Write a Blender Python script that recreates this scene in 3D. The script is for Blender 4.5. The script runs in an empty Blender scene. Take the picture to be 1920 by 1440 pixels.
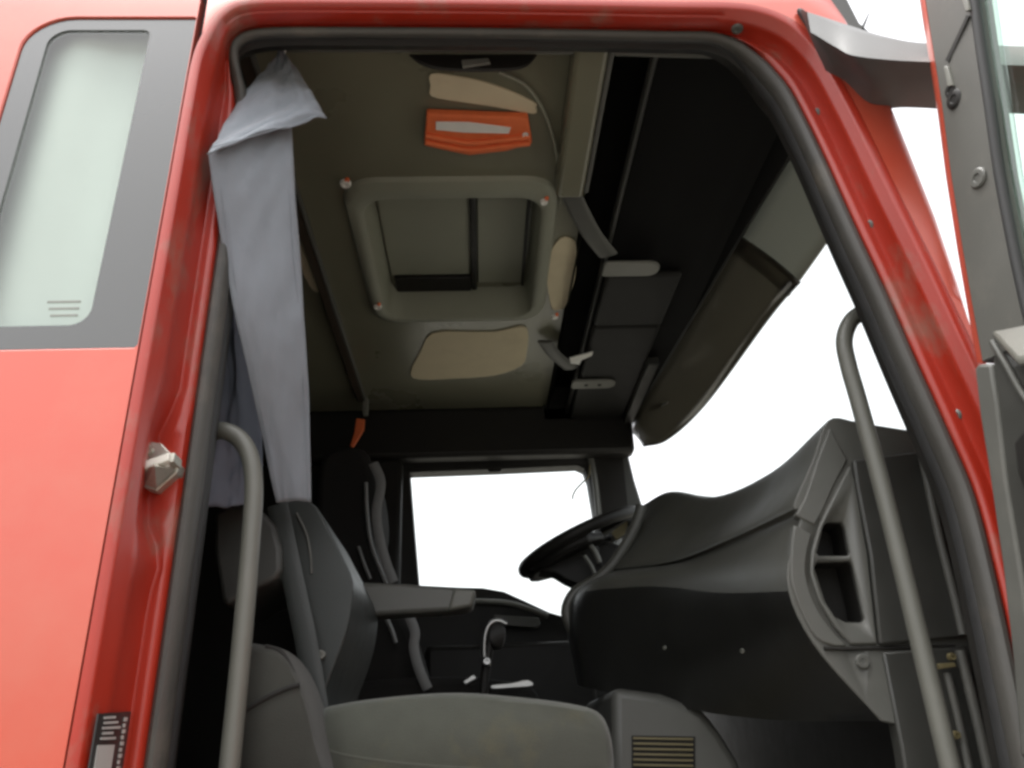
import bpy, bmesh, math, random
from mathutils import Vector, Matrix, noise
random.seed(4)
V = Vector
scene = bpy.context.scene
col = scene.collection

# ------------------------------------------------------------------ camera
F = 1493.0                                  # focal length in pixels of the 1920 px wide photograph
CAM = V((0, -0.97, 1.6))
PITCH, YAW, ROLL = (math.radians(a) for a in (25.0, 3.0, 2.5))
fwd = V((math.sin(YAW)*math.cos(PITCH), math.cos(YAW)*math.cos(PITCH), math.sin(PITCH)))
r0 = V((math.cos(YAW), -math.sin(YAW), 0)); u0 = r0.cross(fwd)
rgt = math.cos(ROLL)*r0 - math.sin(ROLL)*u0
upv = math.cos(ROLL)*u0 + math.sin(ROLL)*r0
cam = bpy.data.cameras.new('camera'); cam_o = bpy.data.objects.new('camera', cam); col.objects.link(cam_o)
m = Matrix((rgt, upv, -fwd)).transposed().to_4x4(); m.translation = CAM
cam_o.matrix_world = m
cam.sensor_width = 36; cam.lens = F*36/1920; cam.clip_start = .02; cam.clip_end = 3000
scene.camera = cam_o

# ------------------------------------------------------------------ sky, sun, exposure
w = bpy.data.worlds.new('World'); scene.world = w; w.use_nodes = True
nt = w.node_tree; nt.nodes.clear()
sky = nt.nodes.new('ShaderNodeTexSky'); sky.sky_type = 'NISHITA'; sky.sun_disc = False
SUN_EL, SUN_AZ = math.radians(78), math.radians(235)      # overcast: soft light high up behind the camera
sky.sun_elevation = SUN_EL; sky.sun_rotation = SUN_AZ
sky.air_density = 1.0; sky.dust_density = 6.0; sky.ozone_density = 1.0
hs = nt.nodes.new('ShaderNodeHueSaturation'); hs.inputs['Saturation'].default_value = .10
bg = nt.nodes.new('ShaderNodeBackground'); bg.inputs[1].default_value = .15
wo = nt.nodes.new('ShaderNodeOutputWorld')
nt.links.new(sky.outputs[0], hs.inputs['Color']); nt.links.new(hs.outputs[0], bg.inputs[0]); nt.links.new(bg.outputs[0], wo.inputs[0])
sun = bpy.data.lights.new('sun', 'SUN'); sun.energy = 1.0; sun.angle = math.radians(40); sun.color = (1, .96, .9)
sun_o = bpy.data.objects.new('sun', sun); col.objects.link(sun_o)
sd = V((math.sin(SUN_AZ)*math.cos(SUN_EL), math.cos(SUN_AZ)*math.cos(SUN_EL), math.sin(SUN_EL)))
sun_o.rotation_euler = sd.to_track_quat('Z', 'Y').to_euler(); sun_o.location = (0, -5, 8)
scene.view_settings.view_transform = 'Standard'; scene.view_settings.look = 'None'
scene.view_settings.exposure = 1.85; scene.view_settings.gamma = 1.0
scene.render.engine = 'CYCLES'
scene.cycles.use_denoising = True
scene.cycles.pixel_filter_type = 'BLACKMAN_HARRIS'; scene.cycles.filter_width = 3.0   # the phone picture is soft
scene.cycles.max_bounces = 10; scene.cycles.diffuse_bounces = 6; scene.cycles.transparent_max_bounces = 12

# ------------------------------------------------------------------ helpers
def ray(px, py): return rgt*((px-960)/F) + upv*((720-py)/F) + fwd
def P(px, py, X=None, Y=None, Z=None):
    """a point of the place: the sight line through a photo pixel meets a known plane"""
    d = ray(px, py)
    if X is not None: t = (X-CAM.x)/d.x
    elif Y is not None: t = (Y-CAM.y)/d.y
    else: t = (Z-CAM.z)/d.z
    return CAM + d*t
def PS(pts, **k): return [P(a, b, **k) for a, b in pts]

def mesh_obj(name, verts, faces, mat, parent=None, smooth=True, angle=35, bevel=0, seg=2, subsurf=0, solid=0):
    me = bpy.data.meshes.new(name); me.from_pydata([tuple(v) for v in verts], [], faces)
    bm = bmesh.new(); bm.from_mesh(me); bmesh.ops.remove_doubles(bm, verts=bm.verts, dist=1e-6)
    bmesh.ops.recalc_face_normals(bm, faces=bm.faces); bm.to_mesh(me); bm.free()
    if smooth:
        me.polygons.foreach_set('use_smooth', [True]*len(me.polygons)); me.set_sharp_from_angle(angle=math.radians(angle))
    me.materials.append(mat)
    o = bpy.data.objects.new(name, me); col.objects.link(o)
    attach(o, parent)
    if solid:
        md = o.modifiers.new('thick', 'SOLIDIFY'); md.thickness = solid; md.offset = 0
    if bevel:
        md = o.modifiers.new('bevel', 'BEVEL'); md.width = bevel; md.segments = seg; md.limit_method = 'ANGLE'; md.angle_limit = math.radians(30)
        md.harden_normals = False
    if subsurf:
        md = o.modifiers.new('sub', 'SUBSURF'); md.levels = subsurf; md.render_levels = subsurf
    return o
def attach(o, parent):
    if parent is None: return
    o.parent = parent
    if parent.get('root'): o.matrix_parent_inverse = Matrix.Translation(-parent.location)
def empty(name, parent=None, loc=None):
    e = bpy.data.objects.new(name, None); col.objects.link(e); e.empty_display_size = .1
    if loc is not None: e.location = loc; e['root'] = 1
    attach(e, parent); return e
def tag(o, label, cat, group=None, kind=None):
    if label: o['label'] = label
    if cat: o['category'] = cat
    if group: o['group'] = group
    if kind: o['kind'] = kind
    return o

def grid(name, rows, mat, parent=None, closed=False, caps=False, **k):
    n = len(rows[0]); vs = [p for r in rows for p in r]; fs = []
    for i in range(len(rows)-1):
        for j in range(n if closed else n-1):
            a, b = i*n+j, i*n+(j+1) % n
            fs.append((a, b, b+n, a+n))
    if caps: fs += [tuple(range(n))[::-1], tuple(range(len(vs)-n, len(vs)))]
    return mesh_obj(name, vs, fs, mat, parent, **k)
def spline(pts, sub=8, closed=False):
    pts = [V(p) for p in pts]; n = len(pts); out = []
    for i in range(n if closed else n-1):
        p1, p2 = pts[i], pts[(i+1) % n]
        p0 = pts[(i-1) % n] if closed or i else p1*2-p2
        p3 = pts[(i+2) % n] if closed or i+2 < n else p2*2-p1
        for s in range(sub):
            t = s/sub
            out.append(.5*((2*p1)+(p2-p0)*t+(2*p0-5*p1+4*p2-p3)*t*t+(3*p1-p0-3*p2+p3)*t**3))
    if not closed: out.append(pts[-1])
    return out
def tube(name, pts, r, mat, parent=None, n=12, sub=8, closed=False, flat=1.0, upd=None, taper=None):
    """a round or flattened bar swept along a smooth line"""
    c = spline(pts, sub, closed) if sub > 1 else [V(p) for p in pts]
    rows = []; N = len(c); prev = None
    for i, p in enumerate(c):
        t = (c[(i+1) % N]-c[i-1]) if closed else (c[min(i+1, N-1)]-c[max(i-1, 0)])
        t.normalize()
        if upd is not None: a = V(upd) - t*V(upd).dot(t)
        elif prev is None: a = t.orthogonal()
        else: a = prev - t*prev.dot(t)
        a.normalize(); prev = a; b = t.cross(a)
        rr = r*(taper(i/(N-1)) if taper else 1)
        rows.append([p + a*(rr*math.cos(2*math.pi*k/n)) + b*(rr*flat*math.sin(2*math.pi*k/n)) for k in range(n)])
    if closed: rows.append(rows[0])
    return grid(name, rows, mat, parent, closed=True, caps=not closed, angle=50)
def plate(name, pts, vec, mat, parent=None, bevel=.003, seg=2, **k):
    """an outline given its thickness"""
    vec = V(vec); n = len(pts); vs = [V(p) for p in pts] + [V(p)+vec for p in pts]
    fs = [tuple(range(n))[::-1], tuple(range(n, 2*n))] + [(i, (i+1) % n, (i+1) % n+n, i+n) for i in range(n)]
    return mesh_obj(name, vs, fs, mat, parent, bevel=bevel, seg=seg, **k)
def box(name, x0, x1, y0, y1, z0, z1, mat, parent=None, bevel=.004, **k):
    return plate(name, [(x0, y0, z0), (x1, y0, z0), (x1, y0, z1), (x0, y0, z1)], (0, y1-y0, 0), mat, parent, bevel, **k)
def rrect(x0, x1, y0, y1, r, n=5, corners=(1, 1, 1, 1)):
    out = []
    for (cx, cy, a0), f in zip(((x1, y1, 0), (x0, y1, 90), (x0, y0, 180), (x1, y0, 270)), corners):
        rr = r*f; mx = cx-rr if cx == x1 else cx+rr; my = cy-rr if cy == y1 else cy+rr
        for i in range(n+1):
            a = math.radians(a0+90*i/n); out.append((mx+rr*math.cos(a), my+rr*math.sin(a)))
    return out
def disc(name, c, nrm, r, h, mat, parent=None, n=20, prof=None):
    c = V(c); nrm = V(nrm).normalized(); a = nrm.orthogonal().normalized(); b = nrm.cross(a)
    prof = prof or ((1, 0), (1, .55), (.86, 1), (.45, 1.0), (.38, .6), (.01, .6))
    rows = [[c + nrm*(h*q) + (a*math.cos(2*math.pi*k/n)+b*math.sin(2*math.pi*k/n))*(r*f) for k in range(n)] for f, q in prof]
    return grid(name, rows, mat, parent, closed=True, angle=40)
def cut(o, *cutters):
    for c in cutters:
        md = o.modifiers.new('cut', 'BOOLEAN'); md.object = c; md.operation = 'DIFFERENCE'; md.solver = 'EXACT'
    bpy.context.view_layer.update()
    dg = bpy.context.evaluated_depsgraph_get()
    me = bpy.data.meshes.new_from_object(o.evaluated_get(dg)); o.modifiers.clear(); o.data = me
    for c in cutters: bpy.data.objects.remove(c)
    return o

# ------------------------------------------------------------------ materials
def material(name, base, rough=.5, metal=0., coat=0., coat_rough=.05, spec=.5, var=.15, scale=30., bump=.0, bscale=200., rvar=.1,
             sheen=0., stain=None, stain_scale=6., stain_amt=.5, stain_at=.55, stretch=None):
    mt = bpy.data.materials.new(name); mt.use_nodes = True; t = mt.node_tree; b = t.nodes['Principled BSDF']; L = t.links.new
    co = t.nodes.new('ShaderNodeTexCoord'); src = co.outputs['Object']
    if stretch:
        mp = t.nodes.new('ShaderNodeMapping'); mp.inputs['Scale'].default_value = stretch; L(src, mp.inputs[0]); src = mp.outputs[0]
    nz = t.nodes.new('ShaderNodeTexNoise'); nz.inputs['Scale'].default_value = scale; nz.inputs['Detail'].default_value = 5; L(src, nz.inputs['Vector'])
    mx = t.nodes.new('ShaderNodeMix'); mx.data_type = 'RGBA'
    mx.inputs['A'].default_value = (*[c*(1-var) for c in base], 1); mx.inputs['B'].default_value = (*[min(1, c*(1+var)) for c in base], 1)
    L(nz.outputs['Fac'], mx.inputs['Factor']); colour = mx.outputs['Result']
    if stain:
        n2 = t.nodes.new('ShaderNodeTexNoise'); n2.inputs['Scale'].default_value = stain_scale; n2.inputs['Detail'].default_value = 7; n2.inputs['Roughness'].default_value = .65
        L(src, n2.inputs['Vector'])
        mr = t.nodes.new('ShaderNodeMapRange'); mr.inputs['From Min'].default_value = stain_at; mr.inputs['From Max'].default_value = stain_at+.18; mr.inputs['To Max'].default_value = stain_amt
        L(n2.outputs['Fac'], mr.inputs['Value'])
        m2 = t.nodes.new('ShaderNodeMix'); m2.data_type = 'RGBA'; m2.inputs['B'].default_value = (*stain, 1)
        L(mr.outputs[0], m2.inputs['Factor']); L(colour, m2.inputs['A']); colour = m2.outputs['Result']
    L(colour, b.inputs['Base Color'])
    rr = t.nodes.new('ShaderNodeMapRange'); rr.inputs['To Min'].default_value = max(0, rough-rvar); rr.inputs['To Max'].default_value = min(1, rough+rvar)
    L(nz.outputs['Fac'], rr.inputs['Value']); L(rr.outputs[0], b.inputs['Roughness'])
    b.inputs['Metallic'].default_value = metal; b.inputs['Coat Weight'].default_value = coat; b.inputs['Coat Roughness'].default_value = coat_rough
    b.inputs['Specular IOR Level'].default_value = spec; b.inputs['Sheen Weight'].default_value = sheen
    if bump:
        nb = t.nodes.new('ShaderNodeTexNoise'); nb.inputs['Scale'].default_value = bscale; nb.inputs['Detail'].default_value = 3; L(src, nb.inputs['Vector'])
        bp = t.nodes.new('ShaderNodeBump'); bp.inputs['Strength'].default_value = bump; bp.inputs['Distance'].default_value = .002
        L(nb.outputs['Fac'], bp.inputs['Height']); L(bp.outputs[0], b.inputs['Normal'])
    return mt
def glass(name, tint, refl=.07, rough=0.0):
    mt = bpy.data.materials.new(name); mt.use_nodes = True; t = mt.node_tree; L = t.links.new
    t.nodes.remove(t.nodes['Principled BSDF']); out = t.nodes['Material Output']
    tr = t.nodes.new('ShaderNodeBsdfTransparent'); tr.inputs[0].default_value = (*tint, 1)
    gl = t.nodes.new('ShaderNodeBsdfGlossy'); gl.inputs['Roughness'].default_value = rough
    lw = t.nodes.new('ShaderNodeLayerWeight'); lw.inputs['Blend'].default_value = .5
    pw = t.nodes.new('ShaderNodeMath'); pw.operation = 'POWER'; pw.inputs[1].default_value = 5; L(lw.outputs['Facing'], pw.inputs[0])
    fr = t.nodes.new('ShaderNodeMath'); fr.operation = 'MULTIPLY_ADD'; fr.inputs[1].default_value = .9; fr.inputs[2].default_value = refl; L(pw.outputs[0], fr.inputs[0])
    ms = t.nodes.new('ShaderNodeMixShader'); L(fr.outputs[0], ms.inputs[0]); L(tr.outputs[0], ms.inputs[1]); L(gl.outputs[0], ms.inputs[2]); L(ms.outputs[0], out.inputs[0])
    return mt
def translucent(name, base, trans, amt, rough, vary=4.):
    mt = material(name, base, rough, coat=.3, var=.2, scale=vary); t = mt.node_tree; L = t.links.new
    tl = t.nodes.new('ShaderNodeBsdfTranslucent'); tl.inputs[0].default_value = (*trans, 1)
    ms = t.nodes.new('ShaderNodeMixShader'); ms.inputs[0].default_value = amt
    L(t.nodes['Principled BSDF'].outputs[0], ms.inputs[1]); L(tl.outputs[0], ms.inputs[2]); L(ms.outputs[0], t.nodes['Material Output'].inputs[0])
    return mt
M = dict(
    paint=material('red_paint', (.45, .060, .031), .36, metal=.15, coat=.8, coat_rough=.22, stain=(.44, .098, .058), stain_scale=2.5, stain_amt=.6, stain_at=.48, var=.08, scale=3, bump=.03, bscale=60, rvar=.05),
    shaded_pillar_paint=material('shaded_dusty_red_paint', (.30, .017, .005), .42, metal=.05, coat=.35, coat_rough=.2, var=.10, scale=18, rvar=.1,  # body red darkened for the shade of the recess; the stain is dirt
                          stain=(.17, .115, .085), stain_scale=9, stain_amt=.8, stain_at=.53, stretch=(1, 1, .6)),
    gap=material('dark_gap', (.03, .008, .006), .8),
    frit=material('black_glass_border', (.04, .04, .037), .16, coat=1, coat_rough=.03, var=.1, scale=3, rvar=.03),
    rubber=material('seal_rubber', (.045, .043, .038), .5, var=.25, scale=9, bump=.15, bscale=300, stain=(.115, .10, .078), stain_scale=7, stain_amt=.5, stain_at=.52),
    black_rubber=material('black_rubber', (.02, .02, .02), .6, var=.2),
    lining=material('roof_lining', (.165, .16, .112), .30, spec=.6, var=.14, scale=5, bump=.12, bscale=500, stain=(.125, .115, .08), stain_scale=3, stain_amt=.35, stain_at=.5),
    lining_trim=material('grey_trim', (.24, .245, .19), .6, var=.1, scale=10, bump=.1, bscale=350),
    beige=material('beige_lining_patch', (.62, .54, .38), .9, spec=.1, var=.08, scale=12, bump=.2, bscale=200, stain=(.47, .40, .27), stain_scale=9, stain_amt=.5),
    orange=material('orange_fabric', (.75, .16, .05), .7, var=.15, scale=40, bump=.2, bscale=300),
    white=material('white_plastic', (.75, .74, .70), .45, var=.08),
    black=material('black_plastic', (.016, .015, .0135), .5, spec=.25, var=.2, scale=20, bump=.12, bscale=500),
    shelf=material('shelf_black', (.0045, .0042, .004), .75, spec=.12, var=.3, scale=8, bump=.2, bscale=400),
    locker=material('locker_plastic', (.012, .0115, .010), .6, spec=.25, var=.3, scale=8, bump=.1, bscale=400),
    dark=material('dark_plastic', (.032, .032, .028), .5, var=.15, scale=20, bump=.12, bscale=500, stain=(.055, .052, .045), stain_scale=6, stain_amt=.4),
    grey=material('grey_plastic', (.085, .085, .076), .48, var=.12, scale=14, bump=.1, bscale=450, stain=(.12, .115, .10), stain_scale=7, stain_amt=.4),
    lightgrey=material('light_grey_plastic', (.17, .17, .15), .45, var=.1, scale=12, bump=.08, bscale=400),
    arm=material('mirror_arm_plastic', (.07, .07, .068), .5, var=.12, scale=8, bump=.1, bscale=300),
    door_frame=material('door_frame_trim', (.085, .084, .075), .5, var=.12, scale=9, bump=.12, bscale=400, stain=(.15, .14, .12), stain_scale=8, stain_amt=.4),
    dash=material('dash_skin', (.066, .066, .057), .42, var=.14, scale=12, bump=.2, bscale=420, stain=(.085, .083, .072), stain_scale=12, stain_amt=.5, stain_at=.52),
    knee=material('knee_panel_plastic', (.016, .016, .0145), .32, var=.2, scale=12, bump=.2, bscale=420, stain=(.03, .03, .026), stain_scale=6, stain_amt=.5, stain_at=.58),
    dash_end=material('dash_end_plastic', (.075, .075, .067), .5, var=.1, scale=14, bump=.12, bscale=450, stain=(.11, .108, .096), stain_scale=8, stain_amt=.4),
    handle=material('handle_plastic', (.098, .098, .084), .45, var=.12, scale=10, bump=.08, bscale=350, stain=(.12, .115, .10), stain_scale=10, stain_amt=.4),
    fabric=material('seat_fabric', (.056, .059, .049), .95, spec=.1, sheen=.2, var=.15, scale=30, bump=.5, bscale=600, stain=(.10, .09, .05), stain_scale=9, stain_amt=.5, stain_at=.55),
    bolster=material('bolster_fabric', (.032, .032, .028), .95, spec=.1, sheen=.1, var=.15, scale=30, bump=.5, bscale=600),
    seatdark=material('dark_seat_cover', (.018, .021, .019), .5, var=.15, scale=25, bump=.2, bscale=350),
    black_fabric=material('black_fabric', (.020, .019, .018), .9, spec=.15, var=.2, scale=30, bump=.3, bscale=500),
    belt=material('belt_webbing', (.17, .17, .165), .45, var=.1, scale=50),
    cloth=material('curtain_cloth', (.205, .224, .25), .92, spec=.1, sheen=.2, var=.09, scale=9, bump=.35, bscale=420, stain=(.165, .182, .207), stain_scale=9, stain_amt=.5, stain_at=.55),
    cloth_dark=material('second_curtain_cloth', (.13, .14, .17), .92, spec=.1, sheen=.1, var=.09, scale=9, bump=.35, bscale=420),
    pale_cloth=material('pale_blind', (.53, .55, .53), .9, spec=.1, var=.05, scale=8),
    metal=material('worn_metal', (.50, .49, .43), .4, metal=.75, var=.15, scale=40, bump=.2, bscale=120, stain=(.30, .26, .18), stain_scale=25, stain_amt=.6, stain_at=.5),
    striker_light=material('worn_white_bar', (.62, .61, .55), .4, var=.1, scale=60, stain=(.25, .22, .15), stain_scale=40, stain_amt=.6),
    chrome=material('bright_metal', (.34, .34, .33), .3, metal=1, var=.05),
    smoke=translucent('smoked_visor', (.035, .03, .024), (.46, .43, .36), .26, .15),
    visor=translucent('near_visor', (.15, .13, .10), (.56, .57, .52), .38, .25),
    brass=material('yellowed_plastic', (.15, .125, .06), .5, var=.1),
    brown=material('brown_trim', (.055, .042, .03), .4, var=.2),
    ground=material('gravel_yard', (.17, .16, .14), .95, spec=.2, var=.3, scale=3, bump=.5, bscale=30),
    sticker=material('black_sticker', (.02, .02, .02), .35, var=.1),
    sticker_grey=material('grey_sticker_print', (.42, .42, .40), .4, var=.1),
    glass_clear=glass('clear_glass', (.95, .98, .96), .02),
    glass_green=glass('green_tinted_glass', (.83, .885, .85), .08),
    glass_door=glass('door_glass', (.80, .92, .85)),
)

# ------------------------------------------------------------------ ground
g = 60
gr = mesh_obj('ground', [(-g, -g, 0), (g, -g, 0), (g, g, 0), (-g, g, 0)], [(0, 1, 2, 3)], M['ground'], smooth=False)
tag(gr, 'pale gravel yard under the truck', None, kind='structure')

truck = empty('truck_cab', loc=(0, 1.1, 0))
tag(truck, 'red truck cab with its passenger door standing open and dark grey interior', 'truck')

# ------------------------------------------------------------------ body: door aperture swept round the opening
XZ = lambda p: (p.x, p.z)
path = [(-.434, .75), (-.434, 1.3), (-.434, 1.7), (-.434, 1.9), (-.434, 2.1), (-.434, 2.35), (-.434, 2.56), (-.432, 2.66)]
path += [(-.419, 2.722), (-.405, 2.753), (-.38, 2.773), (-.322, 2.780), (-.159, 2.780), (.024, 2.778), (.209, 2.774), (.359, 2.770), (.462, 2.768), (.515, 2.757),
         (.556, 2.730), (.580, 2.693), (.597, 2.651), (.613, 2.577), (.627, 2.496), (.638, 2.421), (.651, 2.337), (.668, 2.235), (.684, 2.12), (.702, 2.0), (.714, 1.90), (.710, 1.78), (.701, 1.66), (.690, 1.5), (.684, 1.2), (.684, .75)]
cpath = spline([V((x, 0, z)) for x, z in path], 6)
NP = len(cpath)
nrms = []
for i in range(NP):
    t = (cpath[min(i+1, NP-1)]-cpath[max(i-1, 0)]).normalized(); nrms.append(V((-t.z, 0, t.x)))
def sstep(a, b, x):
    t = max(0, min(1, (x-a)/(b-a))); return t*t*(3-2*t)
def lip_depth(p):                      # how deep the lip sits: shallower along the roof edge
    return .1 - .05*sstep(2.66, 2.76, p.z)*(1-sstep(.42, .55, p.x)) - .038*sstep(.42, .55, p.x)
def dent(p):                           # pressed dents of the rear pillar round the striker
    if p.x > -.3: return 0
    return .020*sstep(1.86, 1.92, p.z)*(1-sstep(2.02, 2.10, p.z)) - .006*sstep(1.80, 1.84, p.z)*(1-sstep(1.85, 1.88, p.z))
def lip_k(p):                          # the lip all but vanishes along the roof edge
    return 1 - .82*sstep(2.62, 2.75, p.z)*(1-sstep(.42, .60, p.x))
def topk(p): return sstep(2.68, 2.76, p.z)*(1-sstep(.44, .58, p.x))
def ring_row(off, depth, bulge=0, absY=None):
    rows = []
    for p, n in zip(cpath, nrms):
        d = lip_depth(p); y = absY if absY is not None else d*depth
        rows.append(p + n*((off if off > -.004 else off*lip_k(p)+.020*topk(p)*sstep(.9, 1.05, depth))+bulge*dent(p)) + V((0, y, 0)))
    return rows
prof = [(.017, .05, 0), (.016, .0, 0), (.004, -.01, 0), (.0005, .03, 0), (0, .28, 0), (-.003, .31, .1), (-.0035, .5, .4), (-.004, .86, 1), (-.0065, .96, 1), (-.011, .97, 1),
        (-.018, .93, .6), (-.024, .95, 0), (-.028, 1.05, 0), (-.030, 1.6, 0)]
df = grid('door_aperture', [ring_row(*q) for q in prof], M['shaded_pillar_paint'], truck, angle=60)
# rubber seal: two lobes
seal_rows = []
for k in range(15):
    a = 2*math.pi*k/14
    seal_rows.append([p + n*(-.026*lip_k(p)-.011+.015*topk(p)+.0125*(1-.25*topk(p))*math.cos(a)) + V((0, lip_depth(p)+.018-.010*topk(p)+.020*(1-.5*topk(p))*math.sin(a), 0)) for p, n in zip(cpath, nrms)])
seal = grid('door_seal', seal_rows, M['rubber'], truck)
lip_rows = []
for k in range(11):
    a = 2*math.pi*k/10
    lip_rows.append([p + n*(-.026*lip_k(p)-.020+.028*topk(p)+.004*math.cos(a)) + V((0, lip_depth(p)+.040-.018*topk(p)+.012*(1-.5*topk(p))*math.sin(a), 0)) for p, n in zip(cpath, nrms)])
grid('sealing_lip', lip_rows, M['black_rubber'], seal)
# inner jamb trim behind the seal (closes the pillar to the inside)
jamb = [[p + n*(off+.024*(1-lip_k(p))+(.03+.6*max(0, y-.04))*topk(p)) + V((0, lip_depth(p)+y, 0)) for p, n in zip(cpath, nrms)] for off, y in ((-.024, .035), (-.042, .052), (-.042, .075), (-.03, .09), (-.01, .10), (.12, .10))]
grid('jamb_trim', jamb, M['black'], truck)

# outer skin: sleeper side behind the seam, header above the door, front corner pillar
WX0, WX1, WZ0, WZ1 = -1.02, -.4535, 2.121, 2.748
WX0 = -.727
hole = rrect(WX0, WX1, WZ0, WZ1, .075, 8, (.06, 1, .7, .06))
SX0, SX1, SZ0, SZ1 = -1.75, -.4525, .55, 2.93
def radial(h, x0, x1, z0, z1):
    cx = sum(p[0] for p in h)/len(h); cz = sum(p[1] for p in h)/len(h); out = []
    for x, z in h:
        dx, dz = x-cx, z-cz; s = 1e9
        if dx > 1e-9: s = min(s, (x1-cx)/dx)
        if dx < -1e-9: s = min(s, (x0-cx)/dx)
        if dz > 1e-9: s = min(s, (z1-cz)/dz)
        if dz < -1e-9: s = min(s, (z0-cz)/dz)
        out.append((cx+dx*s, cz+dz*s))
    for c in ((x0, z0), (x1, z0), (x1, z1), (x0, z1)):
        i = min(range(len(out)), key=lambda i: (out[i][0]-c[0])**2+(out[i][1]-c[1])**2); out[i] = c
    return out
bx, bz = (SX0, SX1), (SZ0, SZ1)
# square patch with the window hole, then plain sheets round it
outer = radial(hole, WX0-.05, SX1, WZ0-.05, WZ1+.02)
rows = [[V((x, .012, z)) for x, z in hole], [V((x, .002, z)) for x, z in hole], [V((x, 0, z)) for x, z in hole], [V((x, 0, z)) for x, z in outer]]
rows[1] = [V((x+(a-x)*.02, .002, z+(c-z)*.02)) for (x, z), (a, c) in zip(hole, outer)]
rows[2] = [V((x+(a-x)*.06, .0, z+(c-z)*.06)) for (x, z), (a, c) in zip(hole, outer)]
grid('window_surround', rows, M['paint'], truck, closed=True)
def skin(name, x0, x1, zs, mat=M['paint']):
    return grid(name, [[V((x0+(x1-x0)*i/6, y, z)) for i in range(7)] for z, y in zs], mat, truck, angle=60)
skin('side_panel', SX0, SX1, [(SZ0, .02), (.9, .006), (1.4, 0), (1.8, 0), (WZ0-.05, 0)])
skin('side_panel', SX0, SX1, [(WZ1+.02, 0), (2.84, 0), (2.92, .006), (2.98, .05), (3.02, .14), (3.05, .3)])
skin('side_panel', SX0, WX0-.05, [(WZ0-.05, 0), (2.4, 0), (WZ1+.02, 0)])
# folded edge of the side panel at the seam and the dark gap behind it
grid('panel_edge', [[V((SX1, y, z)) for z in (SZ0, 1.4, 2.1, 2.8)] for y in (0, .03)], M['paint'], truck)
grid('seam_gap', [[V((x, .02, z)) for z in (SZ0, 1.4, 2.1, 2.9)] for x in (SX1-.01, -.44)], M['gap'], truck)
# header skin over the door
hdr = [i for i in range(NP) if cpath[i].z > 2.70 and cpath[i].x < .5]
r0_ = [cpath[i]+nrms[i]*.0165 for i in hdr]
hrows = [r0_, [V((p.x, .0, max(p.z+.004, 2.80))) for p in r0_], [V((p.x, .012, 2.86)) for p in r0_], [V((p.x, .05, 2.94)) for p in r0_], [V((p.x, .14, 3.01)) for p in r0_], [V((p.x, .3, 3.05)) for p in r0_]]
grid('header_panel', hrows, M['paint'], truck, angle=60)
# front corner
sil = [(P(a, b, Y=.0)) for a, b in ((1540, -40), (1590, 30), (1680, 200), (1760, 400), (1808, 540), (1846, 680))]
silx = [(p.z, p.x) for p in sil] + [(1.95, .735), (1.8, .75), (1.3, .75), (.75, .75), (.5, .75)]
silx = sorted(silx)
def silhouette(z):
    for (za, xa), (zb, xb) in zip(silx, silx[1:]):
        if za <= z <= zb: return xa+(xb-xa)*(z-za)/(zb-za)
    return silx[0][1] if z < silx[0][0] else silx[-1][1]
ai = list(range(hdr[-1], NP))
cols = []
pz = cpath[ai[0]]+nrms[ai[0]]*.0165
for z, y in ((3.01, .14), (2.94, .05), (2.86, .012), (2.80, 0)):
    s = silhouette(z)-.6*y
    cols.append([V((pz.x, y, z)), V((pz.x*.4+s*.6, y, z)), V((s-.008, y+.002, z)), V((s, y+.01, z)), V((s+.012, y+.035, z)), V((s+.05, y+.10, z)), V((s+.11, y+.24, z)), V((s+.10, y+.30, z))])
for i in ai:
    p = cpath[i]+nrms[i]*.0165; s = max(silhouette(p.z), p.x+.008)
    cols.append([p, V((p.x*.4+s*.6, 0, p.z)), V((s-.008, .002, p.z)), V((s, .010, p.z)), V((s+.012, .035, p.z)), V((s+.05, .10, p.z)), V((s+.11, .24, p.z)), V((s+.10, .30, p.z))])
grid('corner_panel', cols, M['paint'], truck, angle=60)
# closing sheets of the cab: roof, rear wall, floor, front below the screen
YF = 2.36
mesh_obj('roof_panel', [(-1.75, .3, 3.05), (.62, .3, 3.05), (.62, YF-.3, 3.05), (-1.75, YF-.3, 3.05), (-1.75, YF, 2.9), (.62, YF, 2.9), (.80, .25, 2.95), (.80, YF-.2, 2.95)],
         [(0, 1, 2, 3), (3, 2, 5, 4), (1, 6, 7, 2)], M['paint'], truck, smooth=False)
box('rear_wall', -1.60, -1.55, .05, 2.3, .8, 3.0, M['black_fabric'], truck)
box('cab_floor', -1.6, .85, .08, 2.28, .95, 1.05, M['black'], truck)
box('front_bulkhead', .80, .86, .25, 2.2, .9, 2.0, M['black'], truck)
box('inner_side_trim', -1.55, -.46, .10, .125, .9, 2.10, M['black_fabric'], truck)
box('inner_side_trim', -1.55, -.46, .10, .125, 2.76, 3.0, M['black_fabric'], truck)
box('inner_side_trim', -1.55, -.74, .10, .125, 2.10, 2.76, M['black_fabric'], truck)

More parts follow.
